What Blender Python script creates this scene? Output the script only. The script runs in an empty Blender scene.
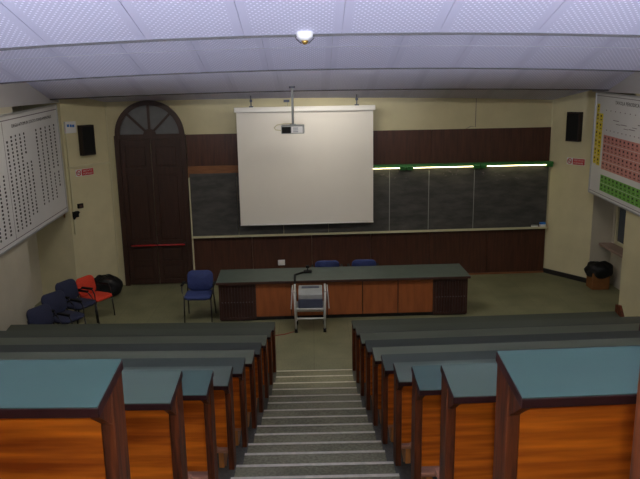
import bpy, bmesh, math, random
from mathutils import Matrix, Vector
random.seed(7)
scene = bpy.context.scene
COL = scene.collection

# ------------------------------------------------------------------ camera
F_PX = 700.71
CAM = Vector((0.0155, -9.5839, 4.2253))
PITCH, YAW, ROLL = 0.2248, 0.0104, -0.0169
cf = Vector((math.sin(YAW)*math.cos(PITCH), math.cos(YAW)*math.cos(PITCH), -math.sin(PITCH)))
cr = Vector((math.cos(YAW), -math.sin(YAW), 0)); cu = cr.cross(cf)
r2 = math.cos(ROLL)*cr + math.sin(ROLL)*cu
u2 = math.cos(ROLL)*cu - math.sin(ROLL)*cr
cam_data = bpy.data.cameras.new('camera'); cam = bpy.data.objects.new('camera', cam_data); COL.objects.link(cam)
cam.matrix_world = Matrix(((r2.x, u2.x, -cf.x, CAM.x), (r2.y, u2.y, -cf.y, CAM.y), (r2.z, u2.z, -cf.z, CAM.z), (0, 0, 0, 1)))
cam_data.sensor_fit = 'HORIZONTAL'; cam_data.sensor_width = 36.0; cam_data.lens = F_PX*36.0/640.0
cam_data.clip_start = 0.05; cam_data.clip_end = 100
scene.camera = cam

# ------------------------------------------------------------------ world, light, exposure
world = bpy.data.worlds.new('world'); scene.world = world; world.use_nodes = True
bg = world.node_tree.nodes['Background']
bg.inputs[0].default_value = (0.30, 0.36, 0.48, 1); bg.inputs[1].default_value = 0.25
vs = scene.view_settings
vs.view_transform = 'Standard'; vs.look = 'None'; vs.exposure = 0.0; vs.gamma = 1.0; vs.use_curve_mapping = False

def light(name, kind, loc, energy, color, parent=None, **kw):
    d = bpy.data.lights.new(name, kind); d.energy = energy; d.color = color
    rot = kw.pop('rot', None)
    for k, v in kw.items(): setattr(d, k, v)
    o = bpy.data.objects.new(name, d); COL.objects.link(o); o.location = loc
    if rot: o.rotation_euler = rot
    if parent: o.parent = parent
    return o
# the photographer's flash, a hand above the lens
light('camera_flash', 'POINT', CAM + Vector((0.03, -0.02, 0.07)), 62, (0.86, 0.92, 1.0), shadow_soft_size=0.03)
# daylight through the three windows of the rear wall, behind the photographer
REAR_Y = -12.5
REAR_WIN = ((-3.2, -0.9), (-0.55, 1.55), (1.9, 4.2))
for a, b in REAR_WIN:
    light('rear_window_daylight', 'AREA', ((a+b)/2, REAR_Y+0.06, 4.35), 20, (0.84, 0.88, 1.0), shape='RECTANGLE', size=b-a, size_y=1.1, rot=(math.pi/2, 0, 0))

# ------------------------------------------------------------------ materials
def lin(c): return tuple(((v/255)/12.92 if v/255 <= 0.04045 else ((v/255+0.055)/1.055)**2.4) for v in c) + (1,)
MATS = {}
def mat(name, rgb, rough=0.6, var=0.0, scale=8.0, stretch=(1, 1, 1), metallic=0.0, rgb2=None, bump=0.0, spec=0.5, detail=4.0, emit=None, emit_strength=0.0, alpha=None, coords='Object'):
    if name in MATS: return MATS[name]
    m = bpy.data.materials.new(name); m.use_nodes = True
    nt = m.node_tree; n = nt.nodes; l = nt.links; b = n['Principled BSDF']
    b.inputs['Roughness'].default_value = rough; b.inputs['Metallic'].default_value = metallic
    b.inputs['Specular IOR Level'].default_value = spec
    c1 = lin(rgb)
    tc = n.new('ShaderNodeTexCoord'); mp = n.new('ShaderNodeMapping'); mp.inputs['Scale'].default_value = stretch
    nz = n.new('ShaderNodeTexNoise'); nz.inputs['Scale'].default_value = scale; nz.inputs['Detail'].default_value = detail
    l.new(tc.outputs[coords], mp.inputs['Vector']); l.new(mp.outputs[0], nz.inputs['Vector'])
    if rgb2 or var:
        c2 = lin(rgb2) if rgb2 else tuple(min(1, v*(1+var)) for v in c1[:3]) + (1,)
        c0 = c1 if rgb2 else tuple(v*(1-var) for v in c1[:3]) + (1,)
        rp = n.new('ShaderNodeValToRGB'); rp.color_ramp.elements[0].position = 0.32; rp.color_ramp.elements[1].position = 0.68
        rp.color_ramp.elements[0].color = c0; rp.color_ramp.elements[1].color = c2
        l.new(nz.outputs['Fac'], rp.inputs['Fac']); l.new(rp.outputs[0], b.inputs['Base Color'])
    else:
        b.inputs['Base Color'].default_value = c1
    if bump:
        bp_ = n.new('ShaderNodeBump'); bp_.inputs['Strength'].default_value = bump; bp_.inputs['Distance'].default_value = 0.01
        l.new(nz.outputs['Fac'], bp_.inputs['Height']); l.new(bp_.outputs[0], b.inputs['Normal'])
    if emit:
        b.inputs['Emission Color'].default_value = lin(emit); b.inputs['Emission Strength'].default_value = emit_strength
    MATS[name] = m
    return m

mat('plaster', (202, 194, 158), 0.8, 0.05, 2.5, bump=0.05)
mat('plaster_grey', (186, 180, 162), 0.8, 0.05, 2.5, bump=0.05)
mat('cream_paint', (200, 194, 160), 0.5, 0.03, 6)
mat('dark_wood', (70, 38, 24), 0.5, 0.3, 3.0, (9, 9, 0.7), bump=0.05)
mat('door_wood', (54, 32, 23), 0.45, 0.28, 3.0, (9, 9, 0.7), bump=0.05)
mat('light_wood', (124, 80, 46), 0.5, 0.2, 4.0, (1, 8, 8))
mat('post_wood', (114, 56, 23), 0.55, 0.0, 6.0, (7, 7, 0.8), rgb2=(52, 25, 12), bump=0.1, spec=0.3, detail=8)
mat('edge_wood', (50, 24, 22), 0.5, 0.2, 8, spec=0.3)
mat('plywood', (220, 116, 22), 0.5, 0.0, 2.4, (0.8, 9, 13), rgb2=(142, 62, 11), detail=12, bump=0.03, spec=0.25)
mat('seat_wood', (172, 118, 84), 0.5, 0.15, 6, (1, 6, 6))
mat('bracket_wood', (190, 120, 50), 0.5, 0.2, 6, (5, 5, 1))
mat('lectern_wood', (150, 84, 42), 0.45, 0.14, 3, (5, 5, 0.8))
mat('lectern_dark', (62, 36, 28), 0.55, 0.25, 5)
mat('lectern_top', (72, 83, 76), 0.4, 0.12, 5)
mat('black', (15, 15, 16), 0.75, spec=0.3)
mat('speaker_case', (40, 32, 28), 0.7, spec=0.3)
mat('black_metal', (24, 24, 28), 0.35)
mat('black_bag', (15, 15, 17), 0.55, 0.2, 9, bump=0.8, spec=0.3)
mat('chair_blue', (42, 56, 108), 0.75, 0.12, 30)
mat('chair_navy', (33, 38, 64), 0.85, 0.15, 40)
mat('chair_red', (200, 56, 30), 0.8, 0.1, 40)
mat('white_metal', (196, 196, 190), 0.4, 0.04, 10)
mat('white_plastic', (225, 225, 222), 0.4)
mat('screen_cloth', (226, 222, 214), 0.9, 0.01, 3)
mat('screen_case', (232, 230, 224), 0.5)
mat('grey_device', (150, 154, 152), 0.5, 0.05, 10)
mat('dark_device', (66, 72, 92), 0.5, 0.08, 10)
mat('alu', (190, 192, 196), 0.35, 0.06, 12, metallic=0.6)
mat('nosing', (214, 208, 184), 0.45, 0.12, 20)
mat('brass', (176, 140, 70), 0.35, metallic=0.8)
mat('green_paint', (44, 120, 52), 0.5, 0.1, 12)
mat('tube_light', (255, 244, 205), 0.4, emit=(255, 236, 180), emit_strength=9.0)
mat('cove_tube', (255, 244, 220), 0.4, emit=(255, 230, 178), emit_strength=1.5)
mat('red_bar', (170, 30, 34), 0.4)
mat('red_sign', (190, 40, 42), 0.5)
mat('ink', (40, 36, 44), 0.7)
mat('ink_soft', (120, 110, 118), 0.7)
mat('ink_blue', (40, 110, 190), 0.7)
mat('paper', (214, 214, 216), 0.4, 0.02, 3)
mat('yellow_print', (220, 198, 26), 0.45)
mat('pink_print', (196, 130, 124), 0.45)
mat('green_print', (102, 166, 62), 0.45)
mat('fan_glass', (112, 114, 118), 0.6, 0.1, 6, spec=0.3)
mat('window_glass', (70, 78, 90), 0.1)
mat('stone_sill', (150, 128, 118), 0.6, 0.1, 20)
mat('cardboard', (124, 78, 36), 0.7, 0.1, 12)
mat('brown_handle', (150, 106, 60), 0.5)
mat('ceiling_grey', (170, 168, 172), 0.8)
mat('ceiling_edge_shadow', (34, 31, 33), 0.6)
mat('cable_white', (150, 148, 154), 0.5)
mat('cable_red', (140, 40, 32), 0.5)
mat('baseboard_black', (24, 22, 24), 0.5)

def floor_material(name, c1, c2, tile):
    m = bpy.data.materials.new(name); m.use_nodes = True
    nt = m.node_tree; n = nt.nodes; l = nt.links; b = n['Principled BSDF']; b.inputs['Roughness'].default_value = 0.5
    tc = n.new('ShaderNodeTexCoord')
    nz = n.new('ShaderNodeTexNoise'); nz.inputs['Scale'].default_value = 45; nz.inputs['Detail'].default_value = 3
    n2 = n.new('ShaderNodeTexNoise'); n2.inputs['Scale'].default_value = 1.6; n2.inputs['Detail'].default_value = 5
    l.new(tc.outputs['Object'], nz.inputs['Vector']); l.new(tc.outputs['Object'], n2.inputs['Vector'])
    ad = n.new('ShaderNodeMath'); ad.operation = 'ADD'; l.new(nz.outputs['Fac'], ad.inputs[0]); l.new(n2.outputs['Fac'], ad.inputs[1])
    rp = n.new('ShaderNodeValToRGB'); rp.color_ramp.elements[0].position = 0.75; rp.color_ramp.elements[1].position = 1.25
    hf = n.new('ShaderNodeMath'); hf.operation = 'MULTIPLY'; hf.inputs[1].default_value = 0.5; l.new(ad.outputs[0], hf.inputs[0])
    rp.color_ramp.elements[0].position = 0.38; rp.color_ramp.elements[1].position = 0.62
    rp.color_ramp.elements[0].color = lin(c1); rp.color_ramp.elements[1].color = lin(c2); l.new(hf.outputs[0], rp.inputs['Fac'])
    if tile:
        br = n.new('ShaderNodeTexBrick'); br.offset = 0; br.inputs['Scale'].default_value = 1.0
        br.inputs['Brick Width'].default_value = tile; br.inputs['Row Height'].default_value = tile; br.inputs['Mortar Size'].default_value = 0.006
        br.inputs['Mortar'].default_value = (0.75, 0.75, 0.75, 1); br.inputs['Color1'].default_value = (1, 1, 1, 1); br.inputs['Color2'].default_value = (0.94, 0.94, 0.94, 1)
        l.new(tc.outputs['Object'], br.inputs['Vector'])
        mx = n.new('ShaderNodeMix'); mx.data_type = 'RGBA'; mx.blend_type = 'MULTIPLY'; mx.inputs[0].default_value = 1
        l.new(rp.outputs[0], mx.inputs[6]); l.new(br.outputs['Color'], mx.inputs[7]); l.new(mx.outputs[2], b.inputs['Base Color'])
    else: l.new(rp.outputs[0], b.inputs['Base Color'])
    MATS[name] = m
floor_material('floor_lino', (102, 103, 76), (132, 131, 100), 0.6)
floor_material('stair_lino', (100, 98, 70), (146, 142, 108), 0)
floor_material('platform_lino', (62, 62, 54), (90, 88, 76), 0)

def perforated(name, base, dot):
    """sheet-metal ceiling panel: staggered round holes, plain margin along the long joints; local x across, y along"""
    m = bpy.data.materials.new(name); m.use_nodes = True
    nt = m.node_tree; n = nt.nodes; l = nt.links; b = n['Principled BSDF']; b.inputs['Roughness'].default_value = 0.6
    tc = n.new('ShaderNodeTexCoord'); sp = n.new('ShaderNodeSeparateXYZ'); l.new(tc.outputs['Object'], sp.inputs[0])
    def M(op, a, c=None, d=None):
        k = n.new('ShaderNodeMath'); k.operation = op
        for i, v in enumerate((a, c, d)):
            if v is None: continue
            if isinstance(v, (int, float)): k.inputs[i].default_value = v
            else: l.new(v, k.inputs[i])
        return k.outputs[0]
    pitch = 0.05
    def grid(ox, oy):
        fx = M('SUBTRACT', M('FRACT', M('ADD', M('DIVIDE', sp.outputs[0], pitch), 100.0+ox)), 0.5)
        fy = M('SUBTRACT', M('FRACT', M('ADD', M('DIVIDE', sp.outputs[1], pitch*1.5), 100.0+oy)), 0.5)
        fy = M('MULTIPLY', fy, 1.5)
        return M('LESS_THAN', M('ADD', M('MULTIPLY', fx, fx), M('MULTIPLY', fy, fy)), 0.032)
    d = M('MAXIMUM', grid(0, 0), grid(0.5, 0.5))
    d = M('MULTIPLY', d, M('LESS_THAN', M('ABSOLUTE', sp.outputs[0]), 0.345))
    mx = n.new('ShaderNodeMix'); mx.data_type = 'RGBA'; l.new(d, mx.inputs[0])
    mx.inputs[6].default_value = lin(base); mx.inputs[7].default_value = lin(dot)
    l.new(mx.outputs[2], b.inputs['Base Color']); MATS[name] = m
perforated('perforated_metal', (192, 191, 212), (236, 235, 252))

def board_material():
    m = bpy.data.materials.new('blackboard'); m.use_nodes = True
    nt = m.node_tree; n = nt.nodes; l = nt.links; b = n['Principled BSDF']; b.inputs['Roughness'].default_value = 0.55
    tc = n.new('ShaderNodeTexCoord'); mp = n.new('ShaderNodeMapping'); mp.inputs['Scale'].default_value = (0.7, 1, 2.2); mp.inputs['Rotation'].default_value = (0, 0.25, 0)
    nz = n.new('ShaderNodeTexNoise'); nz.inputs['Scale'].default_value = 3.0; nz.inputs['Detail'].default_value = 8; nz.inputs['Roughness'].default_value = 0.65
    l.new(tc.outputs['Object'], mp.inputs[0]); l.new(mp.outputs[0], nz.inputs[0])
    rp = n.new('ShaderNodeValToRGB'); rp.color_ramp.elements[0].position = 0.38; rp.color_ramp.elements[1].position = 0.72
    rp.color_ramp.elements[0].color = lin((54, 54, 54)); rp.color_ramp.elements[1].color = lin((86, 85, 82))
    l.new(nz.outputs['Fac'], rp.inputs[0]); l.new(rp.outputs[0], b.inputs['Base Color']); MATS['blackboard'] = m
board_material()

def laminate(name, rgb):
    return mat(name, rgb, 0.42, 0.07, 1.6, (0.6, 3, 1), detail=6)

# ------------------------------------------------------------------ mesh builder
class MB:
    def __init__(s): s.v = []; s.f = []
    def add(s, vs_, fs):
        o = len(s.v); s.v += [tuple(p) for p in vs_]; s.f += [tuple(i+o for i in f) for f in fs]; return s
    def box(s, x0, x1, y0, y1, z0, z1):
        return s.add([(x0, y0, z0), (x1, y0, z0), (x1, y1, z0), (x0, y1, z0), (x0, y0, z1), (x1, y0, z1), (x1, y1, z1), (x0, y1, z1)],
                     [(0, 3, 2, 1), (4, 5, 6, 7), (0, 1, 5, 4), (1, 2, 6, 5), (2, 3, 7, 6), (3, 0, 4, 7)])
    def prism(s, poly, axis, a, b):
        """extrude a 2-D polygon along an axis; 'x': (y,z), 'y': (x,z), 'z': (x,y)"""
        n = len(poly)
        def p(q, t): return {'x': (t, q[0], q[1]), 'y': (q[0], t, q[1]), 'z': (q[0], q[1], t)}[axis]
        vs_ = [p(q, a) for q in poly] + [p(q, b) for q in poly]
        return s.add(vs_, [tuple(range(n))[::-1], tuple(range(n, 2*n))] + [(i, (i+1) % n, n+(i+1) % n, n+i) for i in range(n)])
    def ring(s, cx, cz, r0, r1, a0, a1, y0, y1, n=24):
        vs_ = []
        for i in range(n+1):
            a = a0+(a1-a0)*i/n; c, t = math.cos(a), math.sin(a)
            vs_ += [(cx+r0*c, y0, cz+r0*t), (cx+r1*c, y0, cz+r1*t), (cx+r1*c, y1, cz+r1*t), (cx+r0*c, y1, cz+r0*t)]
        fs = []
        for i in range(n):
            for k in range(4): fs.append((i*4+k, i*4+(k+1) % 4, i*4+4+(k+1) % 4, i*4+4+k))
        return s.add(vs_, fs + [(0, 1, 2, 3), (n*4+3, n*4+2, n*4+1, n*4)])
    def tube(s, pts, r, n=8, closed=True):
        pts = [Vector(p) for p in pts]; rings = []
        for i, p in enumerate(pts):
            d = (pts[min(i+1, len(pts)-1)]-pts[max(i-1, 0)]).normalized()
            up = Vector((0, 0, 1)) if abs(d.z) < 0.9 else Vector((0, 1, 0))
            a = d.cross(up).normalized(); b = d.cross(a)
            rings.append([p+(a*math.cos(2*math.pi*k/n)+b*math.sin(2*math.pi*k/n))*r for k in range(n)])
        vs_ = [q for rg in rings for q in rg]; fs = []
        for i in range(len(pts)-1):
            for k in range(n): fs.append((i*n+k, i*n+(k+1) % n, (i+1)*n+(k+1) % n, (i+1)*n+k))
        fs += [tuple(range(n)), tuple(range((len(pts)-1)*n, len(pts)*n))[::-1]]
        return s.add(vs_, fs)
    def lathe(s, prof, c=(0, 0, 0), n=20):
        vs_ = []; m = len(prof)
        for k in range(n):
            a = 2*math.pi*k/n
            vs_ += [(c[0]+r*math.cos(a), c[1]+r*math.sin(a), c[2]+z) for r, z in prof]
        fs = [(k*m+i, ((k+1) % n)*m+i, ((k+1) % n)*m+i+1, k*m+i+1) for k in range(n) for i in range(m-1)]
        fs += [tuple(k*m for k in range(n))[::-1], tuple(k*m+m-1 for k in range(n))]
        return s.add(vs_, fs)
    def bar(s, p, q, w, h):
        """rectangular bar from p to q (w across, h in the second direction)"""
        p, q = Vector(p), Vector(q); d = (q-p).normalized()
        up = Vector((0, 0, 1)) if abs(d.z) < 0.95 else Vector((0, 1, 0))
        a = d.cross(up).normalized()*w/2; b = d.cross(a).normalized()*h/2
        return s.add([p-a-b, p+a-b, p+a+b, p-a+b, q-a-b, q+a-b, q+a+b, q-a+b],
                     [(0, 3, 2, 1), (4, 5, 6, 7), (0, 1, 5, 4), (1, 2, 6, 5), (2, 3, 7, 6), (3, 0, 4, 7)])
    def rounded_slab(s, w, d, t, r, bend=0.0, n=5, cz=0.0, cy=0.0, nx=10):
        """soft slab in x (w) and y (d), t thick in z; bend curves z with x and y"""
        poly = []
        for (sx, sy, a0) in ((1, 1, 0), (-1, 1, 90), (-1, -1, 180), (1, -1, 270)):
            for i in range(n+1):
                a = math.radians(a0+90*i/n); poly.append((sx*(w/2-r)+r*math.cos(a), sy*(d/2-r)+r*math.sin(a)))
        m = len(poly); vs_ = []
        for k, (sc, z) in enumerate(((0.93, -t/2), (1.0, -t/4), (1.0, t/4), (0.93, t/2))):
            vs_ += [(x*sc, y*sc+cy, z+cz+bend*((x*sc)/(w/2))**2) for x, y in poly]
        c0 = len(vs_); vs_ += [(0, cy, cz-t/2), (0, cy, cz+t/2)]
        fs = []
        for k in range(3):
            for i in range(m): fs.append((k*m+i, k*m+(i+1) % m, (k+1)*m+(i+1) % m, (k+1)*m+i))
        for i in range(m):
            fs.append((c0, (i+1) % m, i)); fs.append((c0+1, 3*m+i, 3*m+(i+1) % m))
        return s.add(vs_, fs)
    def xf(s, M):
        s.v = [tuple(M @ Vector(p)) for p in s.v]; return s
    def mesh(s, name, m, smooth=False):
        me = bpy.data.meshes.new(name); me.from_pydata(s.v, [], s.f)
        bm = bmesh.new(); bm.from_mesh(me); bmesh.ops.recalc_face_normals(bm, faces=bm.faces[:]); bm.to_mesh(me); bm.free()
        me.materials.append(MATS[m])
        if smooth:
            for p in me.polygons: p.use_smooth = True
        return me
    def build(s, name, m, parent=None, smooth=False, bevel=0.0, loc=None, rz=None, kind=None):
        o = bpy.data.objects.new(name, s.mesh(name, m, smooth)); COL.objects.link(o)
        if parent: o.parent = parent
        if loc is not None: o.location = loc
        if rz is not None: o.rotation_euler = (0, 0, rz)
        if bevel:
            bv = o.modifiers.new('bevel', 'BEVEL'); bv.width = bevel; bv.segments = 2; bv.limit_method = 'ANGLE'
        if kind: o['kind'] = kind
        return o

class Frame:
    """a wall's own axes: x to the right as seen from the room, y into the wall, z up"""
    def __init__(s, x, y, rz): s.o = Vector((x, y, 0)); s.rz = rz; s.m = Matrix.Translation(s.o) @ Matrix.Rotation(rz, 4, 'Z')
    def at(s, x, y, z): return s.m @ Vector((x, y, z))
YW, WY = 5.0422, 0.0408337568
FW = Frame(0, YW, WY)
CL = Frame(-4.14, 4.873, math.atan2(0.80985, 0.58664))       # splayed wall beside the arched door
CRR = Frame(5.075, 5.25, math.atan2(-0.81227, 0.58328))      # splayed wall beside the blackboard
WL = Frame(-4.77, 0, math.pi/2)
WR = Frame(5.55, 0, -math.pi/2)
LEC = Frame(0.54, 2.45, 0.025)
FLOOR = Frame(0, 0, 0)

def tag(o, label, cat=None, group=None):
    o['label'] = label
    if cat: o['category'] = cat
    if group: o['group'] = group
    return o
def thing(name, label, cat, fr=FLOOR, loc=(0, 0, 0), rz=0.0, group=None):
    o = bpy.data.objects.new(name, None); COL.objects.link(o); o.empty_display_size = 0.1
    o.location = fr.at(*loc); o.rotation_euler = (0, 0, fr.rz+rz)
    return tag(o, label, cat, group)
def struct(name, label, fr=FLOOR, loc=(0, 0, 0)):
    o = bpy.data.objects.new(name, None); COL.objects.link(o); o.empty_display_size = 0.1
    o.location = fr.at(*loc); o.rotation_euler = (0, 0, fr.rz); o['kind'] = 'structure'; o['label'] = label
    return o
def smesh(name, mb, m, label, fr=FLOOR, loc=(0, 0, 0), **kw):
    o = mb.build(name, m, None, loc=fr.at(*loc), rz=fr.rz, **kw); o['kind'] = 'structure'; o['label'] = label
    return o
def inst(name, me, parent, loc=(0, 0, 0), rot=(0, 0, 0), scale=None):
    o = bpy.data.objects.new(name, me); COL.objects.link(o); o.parent = parent; o.location = loc; o.rotation_euler = rot
    if scale: o.scale = scale
    return o
def text(name, s, size, m, parent, loc, rot, align='LEFT', extrude=0.0008, width=None):
    cu_ = bpy.data.curves.new(name, 'FONT'); cu_.body = s; cu_.size = size; cu_.extrude = extrude; cu_.align_x = align; cu_.resolution_u = 2
    t = bpy.data.objects.new(name, cu_); COL.objects.link(t)
    dg = bpy.context.evaluated_depsgraph_get(); me = bpy.data.meshes.new_from_object(t.evaluated_get(dg))
    bpy.data.objects.remove(t); bpy.data.curves.remove(cu_)
    if width:
        xs = [v.co.x for v in me.vertices]; k = width/max(1e-6, max(xs)-min(xs))
        for v in me.vertices: v.co.x *= k
    me.materials.clear(); me.materials.append(MATS[m]); me.name = name
    o = bpy.data.objects.new(name, me); COL.objects.link(o); o.parent = parent; o.location = loc; o.rotation_euler = rot
    return o
UP = (math.pi/2, 0, 0)      # lettering that stands upright facing the room (local -y)

# ------------------------------------------------------------------ measured levels
P = 0.85; YS = -0.05
DESK_Z = [0.829, 1.049, 1.268, 1.506, 1.762, 2.038, 2.326, 2.664, 3.033, 3.436, 3.845]      # far edge of each desktop, from the front row up
PLAT = [0.092, 0.288, 0.506, 0.746, 1.009, 1.293, 1.600, 1.930, 2.281, 2.655, 3.05]
A = 0.55; XWL, XWR = -4.77, 5.55; XOL, XOR = -5.45, 6.35
RX = 6.15

# ------------------------------------------------------------------ floor, stairs, platforms
smesh('floor', MB().box(XOL-0.3, XOR+0.3, YS, 5.6, -0.2, 0.0), 'floor_lino', 'greenish beige linoleum floor in front of the blackboard')
stairs = struct('stairs', 'central aisle stairs of speckled grey-green linoleum with pale nosings')
def zstep(t): return 0.0922 + t*0.1846 + 0.0111178*t*t
for i in range(0, 21):
    full = i % 2 == 0; n = i//2
    y1 = YS-0.425*i; w = A if full else 0.535
    z = PLAT[n] if full else (PLAT[n]+PLAT[n+1])/2
    if n == 10: y0, zb = REAR_Y, 0.0
    else: y0, zb = (YS-P*(n+1), -0.1) if full else (YS-P*(n+1), PLAT[n])
    st = MB().box(-w, w, y0, y1, zb, z).build('step', 'stair_lino', stairs)
    MB().box(-w, w, y1-0.022, y1+0.006, z-0.014, z+0.003).build('nosing', 'nosing', st)
terr = struct('seating_terrace', 'stepped grey linoleum platforms carrying the rows of bench desks')
for n in range(11):
    y1 = YS-P*n; y0 = REAR_Y if n == 10 else y1-P
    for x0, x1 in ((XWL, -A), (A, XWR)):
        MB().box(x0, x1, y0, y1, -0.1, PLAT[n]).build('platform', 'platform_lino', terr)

# ------------------------------------------------------------------ walls
HW = 6.4
fw_u0, fw_u1 = -4.145, 5.085
smesh('wall_front', MB().box(fw_u0-0.25, fw_u1+0.25, 0, 0.25, 0, HW), 'plaster', 'cream plastered front wall above the blackboard', FW)
smesh('wall_front_left', MB().box(-1.03, 0.12, 0, 0.25, 0, HW), 'plaster', 'narrow splayed cream wall beside the arched door', CL)
smesh('wall_front_right', MB().box(-0.12, 1.10, 0, 0.25, 0, HW), 'plaster', 'narrow splayed cream wall beside the blackboard', CRR)
wl = struct('wall_left', 'cream side wall behind the electron table poster')
MB().box(XOL, XWL, -12.7, 1.92, 0, HW).build('pier', 'plaster_grey', wl)
MB().box(XOL-0.2, XOL, 1.9, 4.3, 0, HW).build('recess_back', 'plaster_grey', wl)
MB().box(XOL-0.2, -4.74, 4.03, 4.25, 0, HW).build('reveal', 'plaster', wl)
wr = struct('wall_right', 'cream side wall with window recess behind the periodic table poster')
MB().box(XWR, XOR, -12.7, 2.5, 0, HW).build('pier', 'plaster', wr)
MB().box(5.72, XOR+0.2, 4.357, 4.6, 0, HW).build('reveal', 'plaster_grey', wr)
rb = MB(); WY0, WY1, WZ0, WZ1 = 2.62, 4.28, 0.86, 3.5
rb.box(RX, RX+0.2, 2.4, 4.5, 0, WZ0).box(RX, RX+0.2, 2.4, 4.5, WZ1, HW).box(RX, RX+0.2, 2.4, WY0, WZ0, WZ1).box(RX, RX+0.2, WY1, 4.5, WZ0, WZ1)
rb.build('recess_back', 'plaster_grey', wr)
back = struct('wall_back', 'cream rear wall behind the top landing')
bm_ = MB().box(XOL-0.2, XOR+0.2, REAR_Y-0.25, REAR_Y, 0, 3.8).box(XOL-0.2, XOR+0.2, REAR_Y-0.25, REAR_Y, 4.9, HW)
edges = [XOL-0.2] + [v for p in REAR_WIN for v in p] + [XOR+0.2]
for i in range(0, len(edges), 2): bm_.box(edges[i], edges[i+1], REAR_Y-0.25, REAR_Y, 3.8, 4.9)
bm_.build('masonry', 'plaster', back)

def window(name, label, fr, x0, x1, z0, z1, y=0.1, sill=0.0, mull=1, wood='lectern_wood'):
    w = struct(name, label, fr, ((x0+x1)/2, y, z0))
    hw = (x1-x0)/2; h = z1-z0; t = 0.06
    MB().box(-hw, hw, -0.04, 0.04, 0, t).box(-hw, hw, -0.04, 0.04, h-t, h).box(-hw, -hw+t, -0.04, 0.04, t, h-t).box(hw-t, hw, -0.04, 0.04, t, h-t).build('window_frame', wood, w)
    for i in range(mull):
        cx = -hw+2*hw*(i+1)/(mull+1); MB().box(cx-0.03, cx+0.03, -0.035, 0.035, t, h-t).build('mullion', wood, w)
    for i in range(mull+1):
        a, b = -hw+2*hw*i/(mull+1), -hw+2*hw*(i+1)/(mull+1)
        MB().box(a+0.03, b-0.03, -0.004, 0.004, t, h-t).build('pane', 'window_glass', w)
    if sill: MB().box(-hw-0.08, hw+0.08, -0.04-sill, -0.04, -0.05, 0.0).build('window_sill', 'stone_sill', w)
    return w
window('window_1', 'wooden window in the side recess above the rubbish bin', Frame(RX, 0, -math.pi/2), -WY1, -WY0, WZ0, WZ1, y=0.06, sill=0.28, wood='cream_paint')
back_fr = Frame(0, REAR_Y, math.pi)
for i, (a, b) in enumerate(REAR_WIN):
    window('window_%d' % (i+2), 'wide window high in the rear wall', back_fr, -b, -a, 3.8, 4.9, y=0.12)

# black skirtings of the splayed walls
smesh('baseboard_front_right', MB().box(0.0, 1.1, -0.02, 0, 0, 0.1), 'baseboard_black', 'black skirting board of the splayed wall by the blackboard', CRR)
smesh('baseboard_front_left', MB().box(-1.0, -0.01, -0.02, 0, 0, 0.1), 'baseboard_black', 'black skirting board of the splayed wall by the door', CL)
smesh('baseboard_right', MB().box(5.72, RX, 4.335, 4.357, 0, 0.1), 'baseboard_black', 'black skirting board inside the window recess')

# ------------------------------------------------------------------ ceiling: saw-tooth of sloping perforated panels
SL = 0.3
TEETH = [(3.59, 4.03), (0.12, 4.36), (-3.37, 4.60), (-6.85, 4.85), (-10.33, 5.10)]     # front (lower) edge of each bay
ceil = struct('ceiling', 'sloping saw-tooth ceiling of perforated white metal panels')
PW = 0.831; X0 = 0.295
BOW = {0: 0.003, 1: 0.0055, 2: 0.0085, 3: 0.0085, 4: 0.0085}
XC = 0.35
def bow(k, x): return -BOW[k]*(x-XC)**2 if True else 0
def bay(y_front, z_front, y_back, k):
    ang = -math.atan(SL); L = (y_front-y_back)/math.cos(ang)
    i0 = math.floor((XOL-0.2-X0)/PW)
    me = MB().box(-PW/2+0.001, PW/2-0.001, -L, 0, 0, 0.02).mesh('panel', 'perforated_metal')
    for i in range(i0, 9):
        xa = X0+PW*i
        if xa > XOR+0.2: break
        inst('panel', me, ceil, (xa+PW/2, y_front, z_front+bow(k, xa+PW/2)), (ang, math.atan(2*BOW[k]*(xa+PW/2-XC)), 0))
    zb = z_front+SL*(y_front-y_back)
    N = 14; vs_ = []
    for i in range(N+1):
        x = XOL-0.3+(XOR-XOL+0.6)*i/N; dz = bow(k, x)
        vs_ += [(x, y_front, z_front+dz+0.035), (x, y_back, zb+dz+0.035), (x, y_back, zb+dz+0.06), (x, y_front, z_front+dz+0.06)]
    back_mb.add(vs_, [(i*4+q, i*4+(q+1) % 4, i*4+4+(q+1) % 4, i*4+4+q) for i in range(N) for q in range(4)] + [(0, 1, 2, 3), (N*4+3, N*4+2, N*4+1, N*4)])
back_mb = MB()
bay(5.45, 3.86-SL*0.42, 3.62, 0)
for k, (yf, zf) in enumerate(TEETH):
    yb = TEETH[k+1][0] if k < 4 else -12.6
    bay(yf, zf, yb, k)
    ztop = (3.86+SL*(5.03-3.59) if k == 0 else TEETH[k-1][1]+SL*(TEETH[k-1][0]-yf))
    back_mb.box(XOL-0.3, XOR+0.3, yf-0.03, yf, zf+0.04, ztop+0.05)
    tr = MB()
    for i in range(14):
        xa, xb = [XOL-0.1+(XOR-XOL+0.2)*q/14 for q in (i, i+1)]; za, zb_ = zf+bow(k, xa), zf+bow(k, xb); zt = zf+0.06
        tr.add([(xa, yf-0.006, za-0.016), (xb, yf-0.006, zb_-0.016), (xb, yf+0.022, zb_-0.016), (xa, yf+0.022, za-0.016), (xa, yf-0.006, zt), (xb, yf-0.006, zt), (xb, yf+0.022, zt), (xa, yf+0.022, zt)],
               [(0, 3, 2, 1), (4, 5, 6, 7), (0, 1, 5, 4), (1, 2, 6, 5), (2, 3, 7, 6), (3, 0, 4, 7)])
    tr.build('edge_shadow_strip', 'ceiling_edge_shadow', ceil)  # dark strip standing in for the shadow line along the bay edge
back_mb.build('ceiling_backing', 'ceiling_grey', ceil)
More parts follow.
